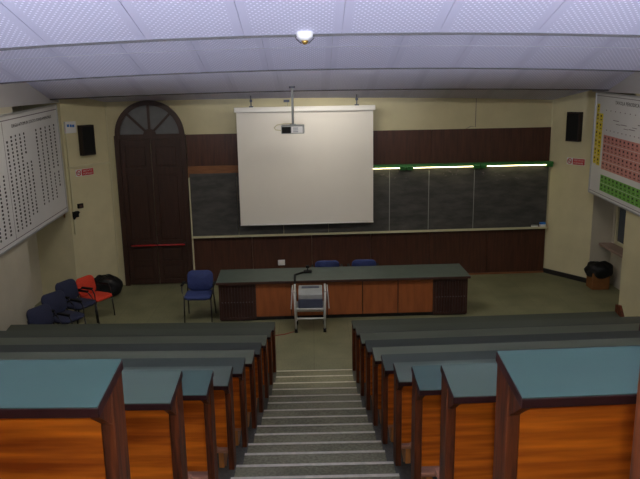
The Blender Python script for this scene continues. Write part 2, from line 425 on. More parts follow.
MB().box(XWL, XWL+0.012, REAR_Y, 4.03, 3.88, 6.3).build('side_fascia', 'ceiling_grey', ceil)
MB().box(XWR-0.012, XWR, REAR_Y, 4.357, 3.90, 6.3).build('side_fascia', 'ceiling_grey', ceil)
def cove_lamp(k, label, energy, aim=10):
    yf, zf = TEETH[k]
    for cx, wh in ((-2.9, ', arched-door end'), (0.3, ', mid length'), (3.5, ', periodic-table end')):
        t = thing('cove_lamp', label+wh, 'lamp', loc=(cx, yf+0.06, zf+0.22), group='cove lamps behind ceiling bay %d' % (k+1))
        MB().box(-0.65, 0.65, -0.06, -0.01, -0.04, 0.04).build('housing', 'white_plastic', t)
        MB().tube([(-0.6, 0.03, 0), (0.6, 0.03, 0)], 0.013).build('tube', 'cove_tube', t)
        light('cove_light', 'AREA', (0, 0.05, 0), energy, (1.0, 0.93, 0.80), t, shape='RECTANGLE', size=1.2, size_y=0.06, rot=(math.radians(aim), 0, 0))
cove_lamp(0, 'slim warm tube lamp hidden above the ceiling edge by the screen', 38, 4)
cove_lamp(1, 'slim warm tube lamp hidden above the middle ceiling edge', 46, 20)
cove_lamp(2, 'slim warm tube lamp hidden above the ceiling edge with the smoke detector', 5)

# unseen cool uplights, added on the rear wall to brighten the ceiling bays
for cx, wh in ((-4.2, 'first'), (-2.1, 'second'), (0.0, 'third'), (2.1, 'fourth'), (4.2, 'fifth')):
    t = thing('unseen_uplight', 'unseen cool uplight added on the rear wall, %s from the electron-chart wall' % wh, 'lamp', loc=(cx, REAR_Y, 3.55), group='unseen rear wall uplights')
    MB().prism([(0.0, -0.12), (0.10, -0.06), (0.16, 0.10), (0.14, 0.11), (0.08, 0.0), (0.0, 0.0)], 'x', -0.2, 0.2).build('trough', 'white_plastic', t)
    MB().tube([(-0.17, 0.07, 0.03), (0.17, 0.07, 0.03)], 0.016, 8).build('tube', 'cove_tube', t)
    light('uplight_beam', 'SPOT', (0, 0.10, 0.14), 6300, (0.82, 0.85, 1.0), t, spot_size=math.radians(42), spot_blend=1.0, shadow_soft_size=0.12, rot=(math.radians(90+15.3), 0, 0))

# thin white wire across the second bay
def zbay(k, y): return TEETH[k][1]+SL*(TEETH[k][0]-y)
smesh('trim_1', MB().tube([(XWL+(XWR-XWL)*i/12, -0.745, zbay(1, -0.745)-0.012+bow(1, XWL+(XWR-XWL)*i/12)) for i in range(13)], 0.003, 6), 'cable_white', 'thin white wire running across the ceiling panels')
t = thing('smoke_detector', 'white dome smoke detector with brass tip on the ceiling edge', 'smoke detector', loc=(-0.02, -3.41, 4.598))
MB().lathe([(0.0, 0.02), (0.072, 0.02), (0.072, 0.0), (0.068, -0.018), (0.048, -0.04), (0.026, -0.05), (0.0, -0.051)], n=24).build('base', 'white_plastic', t, smooth=True)
MB().lathe([(0.028, -0.05), (0.03, -0.06), (0.018, -0.08), (0.0, -0.085)], n=16).build('sensor_tip', 'brass', t, smooth=True)
for s in (-1, 1): MB().tube([(s*0.085, 0, 0.0), (s*0.075, 0, -0.035), (s*0.03, 0, -0.075)], 0.004, 6).build('guard_wire', 'black_metal', t)

# ------------------------------------------------------------------ wall panelling, blackboard
pan = struct('trim_2', 'dark brown wood panelling around the blackboard', FW)
us = [-2.55, -1.28, -0.01, 1.26, 2.53, 3.80, 5.07]
for a, b in zip(us, us[1:]):
    MB().box(a+0.003, b-0.003, -0.03, 0, 2.36, 3.165).build('wood_panel', 'dark_wood', pan)
    MB().box(a+0.003, b-0.003, -0.03, 0, 0.03, 1.02).build('wood_panel', 'dark_wood', pan)
MB().box(-2.55, 5.07, -0.045, 0, 0.0, 0.04).build('skirting', 'light_wood', pan)
MB().box(-2.545, -0.2, -0.045, -0.03, 2.285, 2.515).build('wood_strip', 'light_wood', pan)
bb = thing('blackboard', 'long black chalkboard in joined slabs with smeared chalk above a tray', 'blackboard', FW, (1.27, -0.03, 1.03))
js = [-2.52, -1.55, -0.6, 0.35, 1.652, 2.49, 3.46, 5.06]
for a, b in zip(js, js[1:]):
    MB().box(a+0.004-1.27, b-0.004-1.27, -0.025, 0.0, 0.01, 1.33).build('slab', 'blackboard', bb)
for j in js[4:7]: MB().box(j-0.006-1.27, j+0.006-1.27, -0.027, -0.002, 0.02, 1.28).build('joint_strip', 'grey_device', bb)
MB().box(-3.80, 3.80, -0.11, 0.0, -0.02, 0.008).box(-3.80, 3.80, -0.11, -0.10, 0.008, 0.022).build('chalk_tray', 'cream_paint', bb)
rk = random.Random(9); ck = MB()
for (cx, cz, n_) in ((-0.35+0.6, 1.22, 5), (0.55, 1.20, 6), (1.75, 1.22, 8), (2.6, 1.20, 8), (2.95, 1.10, 5)):
    for _ in range(n_):
        x_, z_ = cx+rk.uniform(-0.25, 0.25), cz+rk.uniform(-0.05, 0.05)
        ck.bar((x_, -0.0256, z_), (x_+rk.uniform(-0.06, 0.06), -0.0256, z_+rk.uniform(-0.04, 0.02)), 0.0012, 0.007)
ck.build('chalk_marks', 'ink_soft', bb, kind='stuff')
e = thing('board_eraser', 'pale felt eraser lying in the chalk tray beside the blue box', 'eraser', FW, (4.80, -0.095, 1.045))
MB().box(-0.07, 0.07, -0.028, 0.028, 0.0, 0.03).build('felt', 'white_plastic', e, bevel=0.005)
MB().box(-0.07, 0.07, -0.028, 0.028, 0.03, 0.045).build('backing', 'grey_device', e, bevel=0.003)
e = thing('chalk_box', 'small blue and white chalk box at the end of the chalk tray', 'box', FW, (4.97, -0.095, 1.041))
MB().box(-0.06, 0.06, -0.035, 0.035, 0, 0.06).build('carton', 'white_plastic', e, bevel=0.003)
MB().box(-0.061, 0.061, -0.036, 0.036, 0.06, 0.10).build('lid', 'ink_blue', e, bevel=0.003)
# board lamps
for k, (a, b, cap, lab) in enumerate(((0.30, 1.99, 1.0, 'green board lamp partly hidden behind the projection screen'), (1.995, 3.54, 1.0, 'green board lamp with lit tube above the blackboard middle slabs'), (3.55, 5.10, 1.0, 'green board lamp with lit tube nearest the blackboard outer end'))):
    c = (a+b)/2; hw = (b-a)/2
    lt = thing('board_lamp', lab, 'lamp', FW, (c, -0.03, 2.36), group='fluorescent lamps over the blackboard')
    MB().prism([(0.0, 0.10), (-0.15, 0.10), (-0.17, 0.045), (-0.16, 0.045), (-0.14, 0.085), (0.0, 0.085)], 'x', -hw, hw).build('reflector', 'green_paint', lt)
    MB().tube([(-hw+0.14, -0.11, 0.035), (hw-0.14, -0.11, 0.035)], 0.012, 10).build('tube', 'tube_light', lt, smooth=True)
    for s in (-1, 1):
        x0, x1 = sorted((s*(hw-0.14), s*(hw-0.003)))
        MB().box(x0, x1, -0.15, -0.05, -0.01, 0.08).build('end_box', 'green_paint', lt, bevel=0.008)
# outlet, white trims by the board
o = thing('wall_outlet', 'small white electric outlet on the dark panelling behind the lecture bench', 'outlet', FW, (-0.67, -0.03, 0.405))
MB().box(-0.075, 0.075, -0.02, 0, -0.06, 0.06).build('plate', 'white_plastic', o, bevel=0.006)
MB().box(-0.04, 0.04, -0.024, -0.018, -0.03, 0.03).build('socket', 'screen_case', o, bevel=0.003)
smesh('trim_3', MB().box(-2.545, -2.515, -0.05, -0.028, 0.0, 2.27), 'cream_paint', 'thin cream cable duct between door and blackboard', FW)

# ------------------------------------------------------------------ arched door
d = struct('door_1', 'tall dark wooden double door with arched fan light and red push bar', FW, (-3.275, 0, 0))
d['category'] = 'door'
MB().box(-0.72, -0.62, -0.07, 0, 0, 3.17).box(0.62, 0.72, -0.07, 0, 0, 3.17).ring(0, 3.17, 0.60, 0.70, 0, math.pi, -0.07, 0.0, 32).build('door_frame', 'door_wood', d)
MB().box(-0.62, 0.62, -0.06, 0, 3.09, 3.19).build('transom', 'door_wood', d)
MB().ring(0, 3.17, 0.0, 0.60, 0, math.pi, -0.02, -0.005, 32).build('fan_pane', 'fan_glass', d)
for a in (45, 90, 135):
    c, s = math.cos(math.radians(a)), math.sin(math.radians(a))
    MB().bar((0.1*c, -0.035, 3.17+0.1*s), (0.61*c, -0.035, 3.17+0.61*s), 0.05, 0.045).build('muntin', 'door_wood', d)
MB().ring(0, 3.17, 0.0, 0.13, 0, math.pi, -0.055, -0.01, 16).build('fan_hub', 'door_wood', d)
for s in (-1, 1):
    x0, x1 = sorted((s*0.006, s*0.615))
    lf = MB().box(x0, x1, -0.028, -0.003, 0.02, 3.085).build('door_leaf', 'door_wood', d)
    xs = (x0, x0+0.085, x1-0.085, x1)
    fm = MB().box(xs[0], xs[1], -0.05, -0.028, 0.02, 3.085).box(xs[2], xs[3], -0.05, -0.028, 0.02, 3.085)
    for z0, z1 in ((0.02, 0.12), (0.44, 0.52), (0.82, 0.97), (2.38, 2.5), (2.98, 3.085)): fm.box(xs[1], xs[2], -0.05, -0.028, z0, z1)
    fm.build('rails_and_stiles', 'door_wood', lf)
    for z0, z1 in ((0.16, 0.40), (0.56, 0.78), (1.02, 2.33), (2.55, 2.93)):
        MB().prism([(xs[1]+0.03, z0), (xs[2]-0.03, z0), (xs[2]-0.03, z1), (xs[1]+0.03, z1)], 'y', -0.042, -0.028).build('raised_panel', 'door_wood', lf, bevel=0.01)
pb = MB().tube([(-0.53, -0.11, 0.88), (0.59, -0.11, 0.88)], 0.018, 10).build('push_bar', 'red_bar', d, smooth=True)
for x in (-0.52, -0.02, 0.04, 0.58): MB().box(x-0.02, x+0.02, -0.12, -0.045, 0.85, 0.91).build('bar_bracket', 'black_metal', pb)

# ------------------------------------------------------------------ splayed walls: speakers, signs, ducts
def speaker(fr, x, z, label):
    t = thing('wall_speaker', label, 'speaker', fr, (x, 0, z), group='wall loudspeakers')
    MB().box(-0.15, 0.15, -0.12, 0, -0.295, 0.295).build('cabinet', 'speaker_case', t, bevel=0.006)
    MB().box(-0.125, 0.125, -0.13, -0.12, -0.265, 0.265).build('grille', 'black', t, bevel=0.004)
speaker(CL, -0.54, 3.13, 'black wall loudspeaker beside the arched door')
speaker(CRR, 0.59, 3.20, 'black wall loudspeaker above the sign near the periodic table')
def no_smoking(fr, x, z, label):
    t = thing('no_smoking_sign', label, 'sign', fr, (x, 0, z), group='no smoking signs')
    MB().box(-0.21, 0.21, -0.008, 0, -0.07, 0.07).build('plate', 'paper', t)
    MB().ring(-0.14, 0, 0.042, 0.058, 0, 2*math.pi, -0.0105, -0.008, 24).bar((-0.18, -0.009, 0.04), (-0.10, -0.009, -0.04), 0.004, 0.012).build('prohibition_ring', 'red_sign', t)
    MB().box(-0.175, -0.105, -0.0098, -0.008, -0.006, 0.006).build('cigarette', 'ink', t)
    MB().box(-0.065, 0.205, -0.010, -0.008, -0.062, 0.062).build('red_field', 'red_sign', t)
    text('lettering', 'VIETATO', 0.05, 'paper', t, (0.07, -0.0115, 0.010), UP, 'CENTER', width=0.22)
    text('lettering', 'FUMARE', 0.05, 'paper', t, (0.07, -0.0115, -0.045), UP, 'CENTER', width=0.22)
no_smoking(CL, -0.62, 2.50, 'red and white no smoking sign under the speaker by the arched door')
no_smoking(CRR, 0.64, 2.49, 'red and white no smoking sign under the speaker near the periodic table')
t = thing('control_box', 'white wall box with blue lettering beside the speaker by the door', 'box', CL, (-0.87, 0, 3.40))
MB().box(-0.12, 0.12, -0.05, 0, -0.11, 0.11).build('casing', 'paper', t, bevel=0.004)
for q, (x, w, z) in enumerate(((-0.06, 0.05, 0.03), (0.0, 0.04, 0.025), (0.055, 0.05, 0.02))): MB().box(x-w/2, x+w/2, -0.052, -0.05, z-0.02, z+0.03).build('blue_print', 'ink_blue', t)
smesh('trim_4', MB().box(-1.0, 0.0, -0.035, 0, 2.605, 2.65), 'cream_paint', 'horizontal cream cable duct on the splayed wall above the sign', CL)
smesh('trim_5', MB().box(-0.985, -0.955, -0.035, 0, 1.3, 3.3), 'cream_paint', 'vertical cream cable duct in the corner by the poster', CL)
smesh('trim_6', MB().box(-4.085, -4.045, -0.035, 0, 2.5, 3.15), 'cream_paint', 'short vertical cream duct beside the door arch', FW)
smesh('trim_7', MB().box(-4.14, -4.115, -0.02, 0, 0, 3.84), 'cream_paint', 'thin cream corner bead left of the door', FW)
smesh('trim_8', MB().box(5.075, 5.095, -0.02, 0, 0, 3.84), 'cream_paint', 'thin cream corner bead right of the blackboard', FW)
t = thing('wall_socket', 'black socket box on the splayed wall under the sign', 'socket', CL, (-0.80, 0, 1.85))
MB().box(-0.06, 0.06, -0.04, 0, -0.045, 0.045).build('casing', 'black', t, bevel=0.004)
MB().box(-0.035, 0.035, -0.044, -0.04, -0.025, 0.025).build('insert', 'lectern_dark', t)
t = thing('wall_phone', 'slanted black handset on the wall beside the brown handle', 'handset', CL, (-0.93, 0, 1.70))
MB().box(-0.06, 0.06, -0.05, 0, -0.06, 0.06).build('cradle', 'black', t, bevel=0.006)
MB().bar((-0.08, -0.06, -0.08), (0.06, -0.06, 0.05), 0.03, 0.045).build('receiver', 'black', t, bevel=0.008)
t = thing('window_crank', 'small brown wooden crank handle on the wall by the poster corner', 'handle', FLOOR, (-4.85, 4.03, 1.78))
MB().box(-0.02, 0.02, -0.03, 0, -0.05, 0.05).build('mount', 'brass', t)
MB().bar((0, -0.04, 0.12), (0, -0.04, -0.12), 0.03, 0.025).build('lever', 'brown_handle', t, bevel=0.005)
smesh('trim_9', MB().tube([(3.46, -0.012, 3.80), (3.46, -0.012, 3.20), (3.36, -0.05, 3.22), (3.25, -0.05, 3.17)], 0.006, 6), 'ink_soft', 'thin wire hanging down the cream wall above the panelling', FW)
# small bracket on the front wall above the screen
t = thing('cable_bracket', 'small dark bracket with hanging hook above the screen case', 'bracket', FW, (-0.47, 0, 3.80))
MB().box(-0.06, 0.06, -0.06, 0, -0.02, 0.03).build('plate', 'dark_device', t)
MB().tube([(0.02, -0.04, -0.02), (0.02, -0.04, -0.09), (-0.01, -0.04, -0.11), (-0.04, -0.04, -0.09)], 0.005, 6).build('hook', 'grey_device', t)

# ------------------------------------------------------------------ projection screen and projector
t = thing('projection_screen', 'large white pull-down projection screen hanging over the blackboard', 'screen', FW, (-0.105, -0.25, 1.27))
MB().box(-1.425, 1.425, -0.06, 0.06, 2.33, 2.43).build('case', 'screen_case', t, bevel=0.012)
MB().box(-1.385, 1.385, -0.004, 0.004, 0.03, 2.34).build('sheet', 'screen_cloth', t)
MB().tube([(-1.39, 0, 0.015), (1.39, 0, 0.015)], 0.016, 10).build('bottom_rod', 'white_plastic', t, smooth=True)
for x in (-1.08, 1.05):
    MB().box(x-0.04, x+0.04, -0.05, 0.05, 2.425, 2.45).tube([(x, 0, 2.44), (x, 0, 2.66)], 0.011, 8).box(x-0.025, x+0.025, -0.03, 0.03, 2.53, 2.58).build('ceiling_hanger', 'dark_device', t)
t = thing('projector', 'grey ceiling projector on a long pole in front of the screen', 'projector', FLOOR, (-0.30, 3.2, 3.283))
MB().box(-0.215, 0.20, -0.17, 0.17, 0.0, 0.145).build('body', 'grey_device', t, bevel=0.015)
MB().box(-0.20, -0.04, -0.178, -0.165, 0.015, 0.125).build('lens_port', 'black', t)
MB().box(-0.03, 0.17, -0.176, -0.165, 0.015, 0.13).build('connector_plate', 'white_plastic', t)
for k in range(3): MB().box(0.0, 0.09, -0.179, -0.172, 0.03+k*0.033, 0.042+k*0.033).build('vent_slot', 'dark_device', t)
MB().tube([(-0.005, 0, 0.145), (-0.005, 0, 0.84)], 0.021, 12).build('pole', 'grey_device', t, smooth=True)
MB().box(-0.06, 0.05, -0.05, 0.05, 0.14, 0.165).build('mount_plate', 'grey_device', t)
MB().lathe([(0.0, 0.80), (0.055, 0.80), (0.055, 0.83), (0.0, 0.83)], (-0.005, 0, 0)).build('ceiling_plate', 'dark_device', t)
MB().tube([(0.0, 0.02, 0.17), (-0.15, -0.02, 0.175), (-0.29, -0.08, 0.155), (-0.34, -0.12, 0.11), (-0.31, -0.15, 0.075), (-0.205, -0.16, 0.06)], 0.009, 6).build('cable', 'cream_paint', t, smooth=True)

# ------------------------------------------------------------------ posters
def cell_marks(cells, y):
    mb = MB()
    for (x, z, w, h) in cells: mb.box(x-w/2, x+w/2, y-0.0015, y, z-h/2, z+h/2)
    return mb
# electron configuration table, left wall (local x = world y)
t = thing('electron_table_poster', 'big white wall chart with columns of electron configurations of the atoms', 'poster', WL, (1.65, 0, 2.75), 0.0)
t.rotation_euler = (0, -0.036, math.pi/2)
HX0, HX1, HZ = -2.2, 2.18, 1.0
MB().box(HX0, HX1, -0.028, 0, -HZ, HZ).build('board', 'paper', t)
MB().box(HX0-0.012, HX1+0.012, -0.045, 0.0, -HZ-0.03, -HZ).box(HX0-0.012, HX1+0.012, -0.045, 0.0, HZ, HZ+0.03).box(HX0-0.03, HX0, -0.045, 0, -HZ-0.03, HZ+0.03).box(HX1, HX1+0.03, -0.045, 0, -HZ-0.03, HZ+0.03).build('frame', 'alu', t)
MB().box(HX0, HX1, -0.031, -0.028, HZ-0.075, HZ-0.06).build('top_line', 'ink_soft', t)
MB().box(HX0, HX1, -0.031, -0.028, -HZ+0.05, -HZ+0.062).build('bottom_line', 'ink_soft', t)
text('title', 'DEGLI ATOMI IN STATO FONDAMENTALE', 0.075, 'ink', t, (0.12, -0.03, 0.80), UP, width=1.76)
for sx in (-0.23, -1.5):
    MB().box(sx-0.004, sx+0.004, -0.031, -0.028, -HZ+0.06, HZ-0.08).build('sheet_joint', 'ink_soft', t)
rnd = random.Random(3)
def column_block(x0, x1, n, ztop, zbot, skip):
    cells = []; rows = int((ztop-zbot)/0.062)
    for c in range(n):
        x = x0+(x1-x0)*c/(n-1)
        for r in range(rows):
            if skip(c, r, rows): continue
            z = ztop-r*0.062
            cells.append((x+rnd.uniform(-0.006, 0.006), z, rnd.uniform(0.042, 0.066), 0.034))
            if rnd.random() < 0.7: cells.append((x+0.01, z-0.016, 0.022, 0.012))
    cell_marks(cells, -0.028).build('printed_column_block', 'ink', t, kind='stuff')
column_block(1.10, 1.97, 5, 0.66, -0.75, lambda c, r, R: (c == 4 and (r > R-4)) or (c == 0 and r > R-1) or (c > 2 and r == 13))
column_block(-0.12, 0.74, 6, 0.66, -0.90, lambda c, r, R: (c == 5 and r < 8) or (c == 4 and 5 < r < 8) or (c == 0 and r < 1) or (c > 3 and r > R-3))
column_block(-1.35, -0.40, 6, 0.66, -0.90, lambda c, r, R: c > 3 and r < 9)

# periodic table, right wall (local x = -world y)
t = thing('periodic_table_poster', 'white wall chart of the periodic table with yellow, pink and green blocks', 'poster', WR, (-2.3, 0, 2.88))
t.rotation_euler = (0, 0.028, -math.pi/2)
HX0, HX1, HZ = -1.8, 1.9, 0.955
MB().box(HX0, HX1, -0.028, 0, -HZ, HZ).build('board', 'paper', t)
MB().box(HX0-0.02, HX1+0.02, -0.045, 0.0, -HZ-0.025, -HZ).box(HX0-0.02, HX1+0.02, -0.045, 0.0, HZ, HZ+0.025).box(HX0-0.025, HX0, -0.045, 0, -HZ, HZ).box(HX1, HX1+0.025, -0.045, 0, -HZ, HZ).build('frame', 'alu', t)
MB().box(HX0, HX1, -0.031, -0.028, HZ-0.05, HZ-0.04).box(HX0, HX1, -0.031, -0.028, -HZ+0.03, -HZ+0.04).build('border_line', 'ink_soft', t)
text('title', 'TAVOLA PERIODICA DEGLI ELEMENTI', 0.09, 'ink', t, (-0.94, -0.03, 0.79), UP, width=1.75)
def px2l(y, z): return (2.3-y, z-2.88)
def block(name, m, y0, y1, z0, z1, cols, rows, marks=True):
    xa, za = px2l(y0, z0); xb, zb = px2l(y1, z1); cw = (xb-xa)/cols; rh = (zb-za)/rows
    mb = MB(); cells = []
    for c in range(cols):
        for r in range(rows):
            mb.box(xa+c*cw+0.004, xa+(c+1)*cw-0.004, -0.0295, -0.028, za+r*rh+0.004, za+(r+1)*rh-0.004)
            cx, cz = xa+(c+0.5)*cw, za+(r+0.5)*rh
            cells.append((cx-0.005, cz+0.03, min(0.05, cw*0.5), 0.035)); cells.append((cx+0.01, cz-0.035, cw*0.4, 0.015))
    b_ = mb.build(name, m, t, kind='stuff')
    if marks: cell_marks(cells, -0.0295).build('symbols', 'ink', b_, kind='stuff')
block('yellow_column', 'yellow_print', 4.03, 3.90, 2.50, 3.64, 1, 7)
block('yellow_column', 'yellow_print', 3.89, 3.72, 2.48, 3.47, 1, 6)
block('pink_block', 'pink_print', 3.63, 1.98, 2.44, 3.09, 10, 4)
block('green_block', 'green_print', 3.62, 1.3, 2.03, 2.34, 14, 2)
block('pink_block', 'pink_print', 1.96, 0.8, 2.44, 3.45, 6, 6)
cells = [(2.3-3.50+0.165*i-1.0+0.98, 0.30-0.0*i, 0.03, 0.02) for i in range(10)] + [(-1.3+0.2*i, 0.66, 0.03, 0.02) for i in range(12)]
cell_marks(cells, -0.028).build('group_numbers', 'ink_soft', t, kind='stuff')
cell_marks([(-0.85+0.33*i, 0.50-0.05*(i % 3), 0.24, 0.012) for i in range(5)] + [(-0.75+0.33*i, 0.44-0.05*(i % 2), 0.18, 0.010) for i in range(5)], -0.028).build('legend_lines', 'ink_soft', t, kind='stuff')

# ------------------------------------------------------------------ bench desk rows
ORD = ['first', 'second', 'third', 'fourth', 'fifth', 'sixth', 'seventh', 'eighth', 'ninth', 'tenth']
TOPC = [(50, 56, 45), (57, 64, 52), (108, 114, 90), (66, 73, 61), (110, 116, 92), (72, 81, 68), (94, 106, 88), (64, 90, 76), (72, 90, 72), (55, 83, 71)]  # the paler greens hold lamp and wall reflections painted into the tops
DD, BETA = 0.2361, 0.1729
for n in range(11):
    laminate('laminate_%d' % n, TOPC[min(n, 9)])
    for side in (-1, 1):
        xe = 4.39 if side < 0 else 4.44          # outer end
        zf = DESK_Z[n]; yf = -P*n; pl = PLAT[n]
        where = 'arched-door' if side < 0 else 'periodic-table'
        yaw = 0.042 if side > 0 else -0.03
        if n == 9: lab = 'wooden bench desk with bright teal top, second highest row, %s side' % where
        elif n == 10: lab = 'teal-topped wooden bench desk of the highest row, %s side' % where
        else: lab = '%s wooden bench desk, %s row from the lecture bench, %s side' % ('reflection-lightened green-topped' if n in (2, 4, 6) else 'dark green-topped', ORD[n], where)
        t = thing('bench_desk', lab, 'desk', loc=(side*A, yf, pl), rz=yaw, group='rows of bench desks')
        z = zf-pl
        def X(v): return side*(v-A)                                        # distance from the aisle edge, in local x
        xa, xb = sorted((X(A), X(xe)))
        cb, sb = math.cos(BETA), math.sin(BETA)
        # slab with dark edges, coloured laminate sheet on top
        def prof(y0, y1, t0, t1):
            q = []
            for yy, tt in ((y0, t0), (y1, t0), (y1, t1), (y0, t1)): q.append((-yy*cb+tt*sb, z-yy*sb-tt*cb))
            return q
        MB().prism(prof(0, DD, 0.003, 0.034), 'x', xa, xb).build('desktop', 'edge_wood', t, bevel=0.003)
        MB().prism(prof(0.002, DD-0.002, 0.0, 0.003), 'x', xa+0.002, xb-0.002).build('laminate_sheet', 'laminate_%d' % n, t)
        zu = z-0.04
        # end board at the aisle
        p0, p1 = sorted((X(A+0.004), X(A+0.044)))
        def under(y): return z-0.037+y*math.tan(BETA)                     # underside of the desktop at local y (negative towards the sitter)
        MB().prism([(0.0, 0), (0.0, under(0.0)), (-0.105, under(-0.105)), (-0.105, 0)], 'x', p0, p1).build('end_board', 'post_wood', t, bevel=0.004)
        MB().prism([(-0.105, under(-0.105)), (-0.215, under(-0.215)), (-0.105, under(-0.105)-0.10)], 'x', p0+0.006, p1-0.006).build('bracket', 'post_wood', t)
        # outer end board
        q0, q1 = sorted((X(xe-0.05), X(xe-0.01)))
        top_out = under(0.0)
        MB().prism([(0.0, 0), (0.0, top_out), (-0.105, under(-0.105)), (-0.105, 0)], 'x', q0, q1).build('end_board', 'post_wood', t, bevel=0.004)
        if side > 0:                                             # raised cheek at the wall end
            MB().prism([(0.02, z-0.05), (0.02, z+0.10), (-0.10, z+0.12), (-0.22, z-0.03), (-0.22, z-0.12)], 'x', X(4.445), X(4.485)).build('end_cheek', 'post_wood', t, bevel=0.004)
        # back panel and shelf lip
        a0, a1 = sorted((X(A+0.046), X(xe-0.052)))
        zb = 0.17
        MB().box(a0, a1, -0.098, -0.078, zb, under(-0.09)).build('back_panel', 'plywood', t)
        if n > 0:                                                          # bench seat for the row below, hung on the far side
            zs = PLAT[n-1]+0.45-pl
            MB().box(a0, a1, -0.085, 0.27, zs-0.028, zs).build('seat', 'seat_wood', t, bevel=0.006)
            L = a1-a0; k = max(2, int(L/0.75)+1)
            for j in range(k):
                bx = a0+0.05+(L-0.1)*j/(k-1)
                MB().prism([(-0.075, zs-0.028), (0.22, zs-0.028), (0.2, zs-0.06), (-0.035, zs-0.20), (-0.035, max(0.0, zs-0.20)), (-0.075, 0.0)], 'x', bx-0.018, bx+0.018).build('seat_bracket', 'bracket_wood', t)
        else:
            MB().box(a0, a1, -0.1, -0.076, 0.0, zb).build('kick_board', 'post_wood', t)

# ------------------------------------------------------------------ lecture bench
t = thing('lecture_bench', 'long lecture bench with green-grey worktop, orange doors and slatted ends', 'bench', LEC)
LX0, LX1, LH = -2.24, 2.27, 0.745
MB().box(LX0-0.02, LX1+0.02, -0.045, 0.84, LH-0.045, LH-0.004).build('worktop', 'lectern_dark', t, bevel=0.004)
MB().box(LX0-0.018, LX1+0.018, -0.043, 0.838, LH-0.004, LH).build('worktop_laminate', 'lectern_top', t)
MB().box(LX0+0.02, LX1-0.02, 0.03, 0.80, 0.08, LH-0.045).build('carcass', 'lectern_dark', t)
MB().box(LX0+0.03, LX1-0.03, 0.05, 0.78, 0.0, 0.08).build('plinth', 'baseboard_black', t)
for k in range(5):
    x0 = -1.57+0.64*k
    dr = MB().box(x0+0.008, x0+0.632, 0.008, 0.03, 0.075, LH-0.06).build('door', 'lectern_wood', t, bevel=0.003)
for x0, x1 in ((LX0+0.02, -1.575), (1.638, LX1-0.02)):
    g = MB().box(x0, x0+0.03, -0.0, 0.03, 0.03, LH-0.05).box(x1-0.03, x1, 0.0, 0.03, 0.03, LH-0.05).box(x0+0.03, x1-0.03, 0.0, 0.03, 0.03, 0.07).box(x0+0.03, x1-0.03, 0.0, 0.03, LH-0.09, LH-0.05).build('grille_frame', 'lectern_dark', t)
    sl = MB(); k = 11
    for j in range(k):
        xx = x0+0.055+(x1-x0-0.11)*j/(k-1); sl.box(xx-0.014, xx+0.014, -0.008, 0.026, 0.07, LH-0.09)
    sl.build('slats', 'lectern_dark', t, kind='stuff')
    pn = MB()
    for j in range(k):
        xx = x0+0.055+(x1-x0-0.11)*j/(k-1); pn.box(xx-0.006, xx+0.006, -0.012, -0.008, 0.355, 0.367)
    pn.build('screws', 'grey_device', t, kind='stuff')
m_ = thing('desk_microphone', 'small black gooseneck microphone standing on the lecture bench', 'microphone', LEC, (-0.62, 0.50, LH))
MB().box(-0.075, 0.075, -0.06, 0.06, 0, 0.035).build('base', 'black', m_, bevel=0.01)
MB().tube([(0, 0.02, 0.03), (0, 0.02, 0.07), (0.0, 0.0, 0.10)], 0.012, 8).build('gooseneck', 'black_metal', m_)
MB().box(-0.035, 0.035, -0.05, 0.02, 0.09, 0.135).build('head', 'black', m_, bevel=0.012)
c_ = MB().tube([LEC.at(-0.70, 0.47, LH+0.012), LEC.at(-0.86, 0.30, LH+0.012), LEC.at(-0.86, 0.0, LH+0.014), LEC.at(-0.86, -0.062, LH+0.005), LEC.at(-0.86, -0.08, 0.60), LEC.at(-0.84, -0.14, 0.42)], 0.02, 8).build('black_cable', 'black', None, smooth=True)
tag(c_, 'thick black cable hanging over the front edge of the lecture bench', 'cable')
c_ = MB().tube([(-0.34, 1.80, 0.008), (-0.5, 1.68, 0.008), (-0.75, 1.60, 0.008), (-1.0, 1.62, 0.008), (-1.25, 1.66, 0.008)], 0.007, 6).build('floor_cable', 'cable_red', None, smooth=True)
tag(c_, 'thin red cable lying on the floor by the trolley', 'cable')

# ------------------------------------------------------------------ trolley with device
t = thing('trolley', 'white tubular steel trolley on black castors before the lecture bench', 'trolley', FLOOR, (-0.055, 1.97, 0))
for sx in (-1, 1):
    for sy in (-1, 1):
        lg = MB().tube([(sx*0.245, sy*0.2, 0.07), (sx*0.262, sy*0.2, 0.74)], 0.018, 10).build('leg', 'white_metal', t, smooth=True)
        MB().tube([(sx*0.245-0.024, sy*0.2, 0.038), (sx*0.245+0.024, sy*0.2, 0.038)], 0.038, 14).build('caster', 'black', lg)
    MB().box(sx*0.262-0.015, sx*0.262+0.015, -0.22, 0.22, 0.71, 0.745).build('side_rail', 'white_metal', t, bevel=0.006)
    a = MB().prism([(-0.2, 0.42), (0.2, 0.42), (0.2, 0.73), (-0.2, 0.73)], 'x', -0.009, 0.009).xf(Matrix.Translation((sx*0.302, 0, 0)) @ Matrix.Translation((0, 0, 0.73)) @ Matrix.Rotation(-sx*0.07, 4, 'Y') @ Matrix.Translation((0, 0, -0.73)))
    a.build('folding_flap', 'white_metal', t, bevel=0.004)
MB().box(-0.255, 0.255, -0.21, 0.21, 0.405, 0.43).build('shelf', 'white_metal', t, bevel=0.005)
for sy in (-1, 1): MB().tube([(-0.25, sy*0.2, 0.25), (0.25, sy*0.2, 0.25)], 0.016, 8).build('crossbar', 'white_metal', t, smooth=True)
p = thing('printer', 'grey desktop device with dark blue-grey base on the trolley shelf', 'printer', FLOOR, (-0.045, 1.97, 0.43))
MB().box(-0.21, 0.21, -0.19, 0.19, 0.0, 0.16).build('base', 'dark_device', p, bevel=0.015)
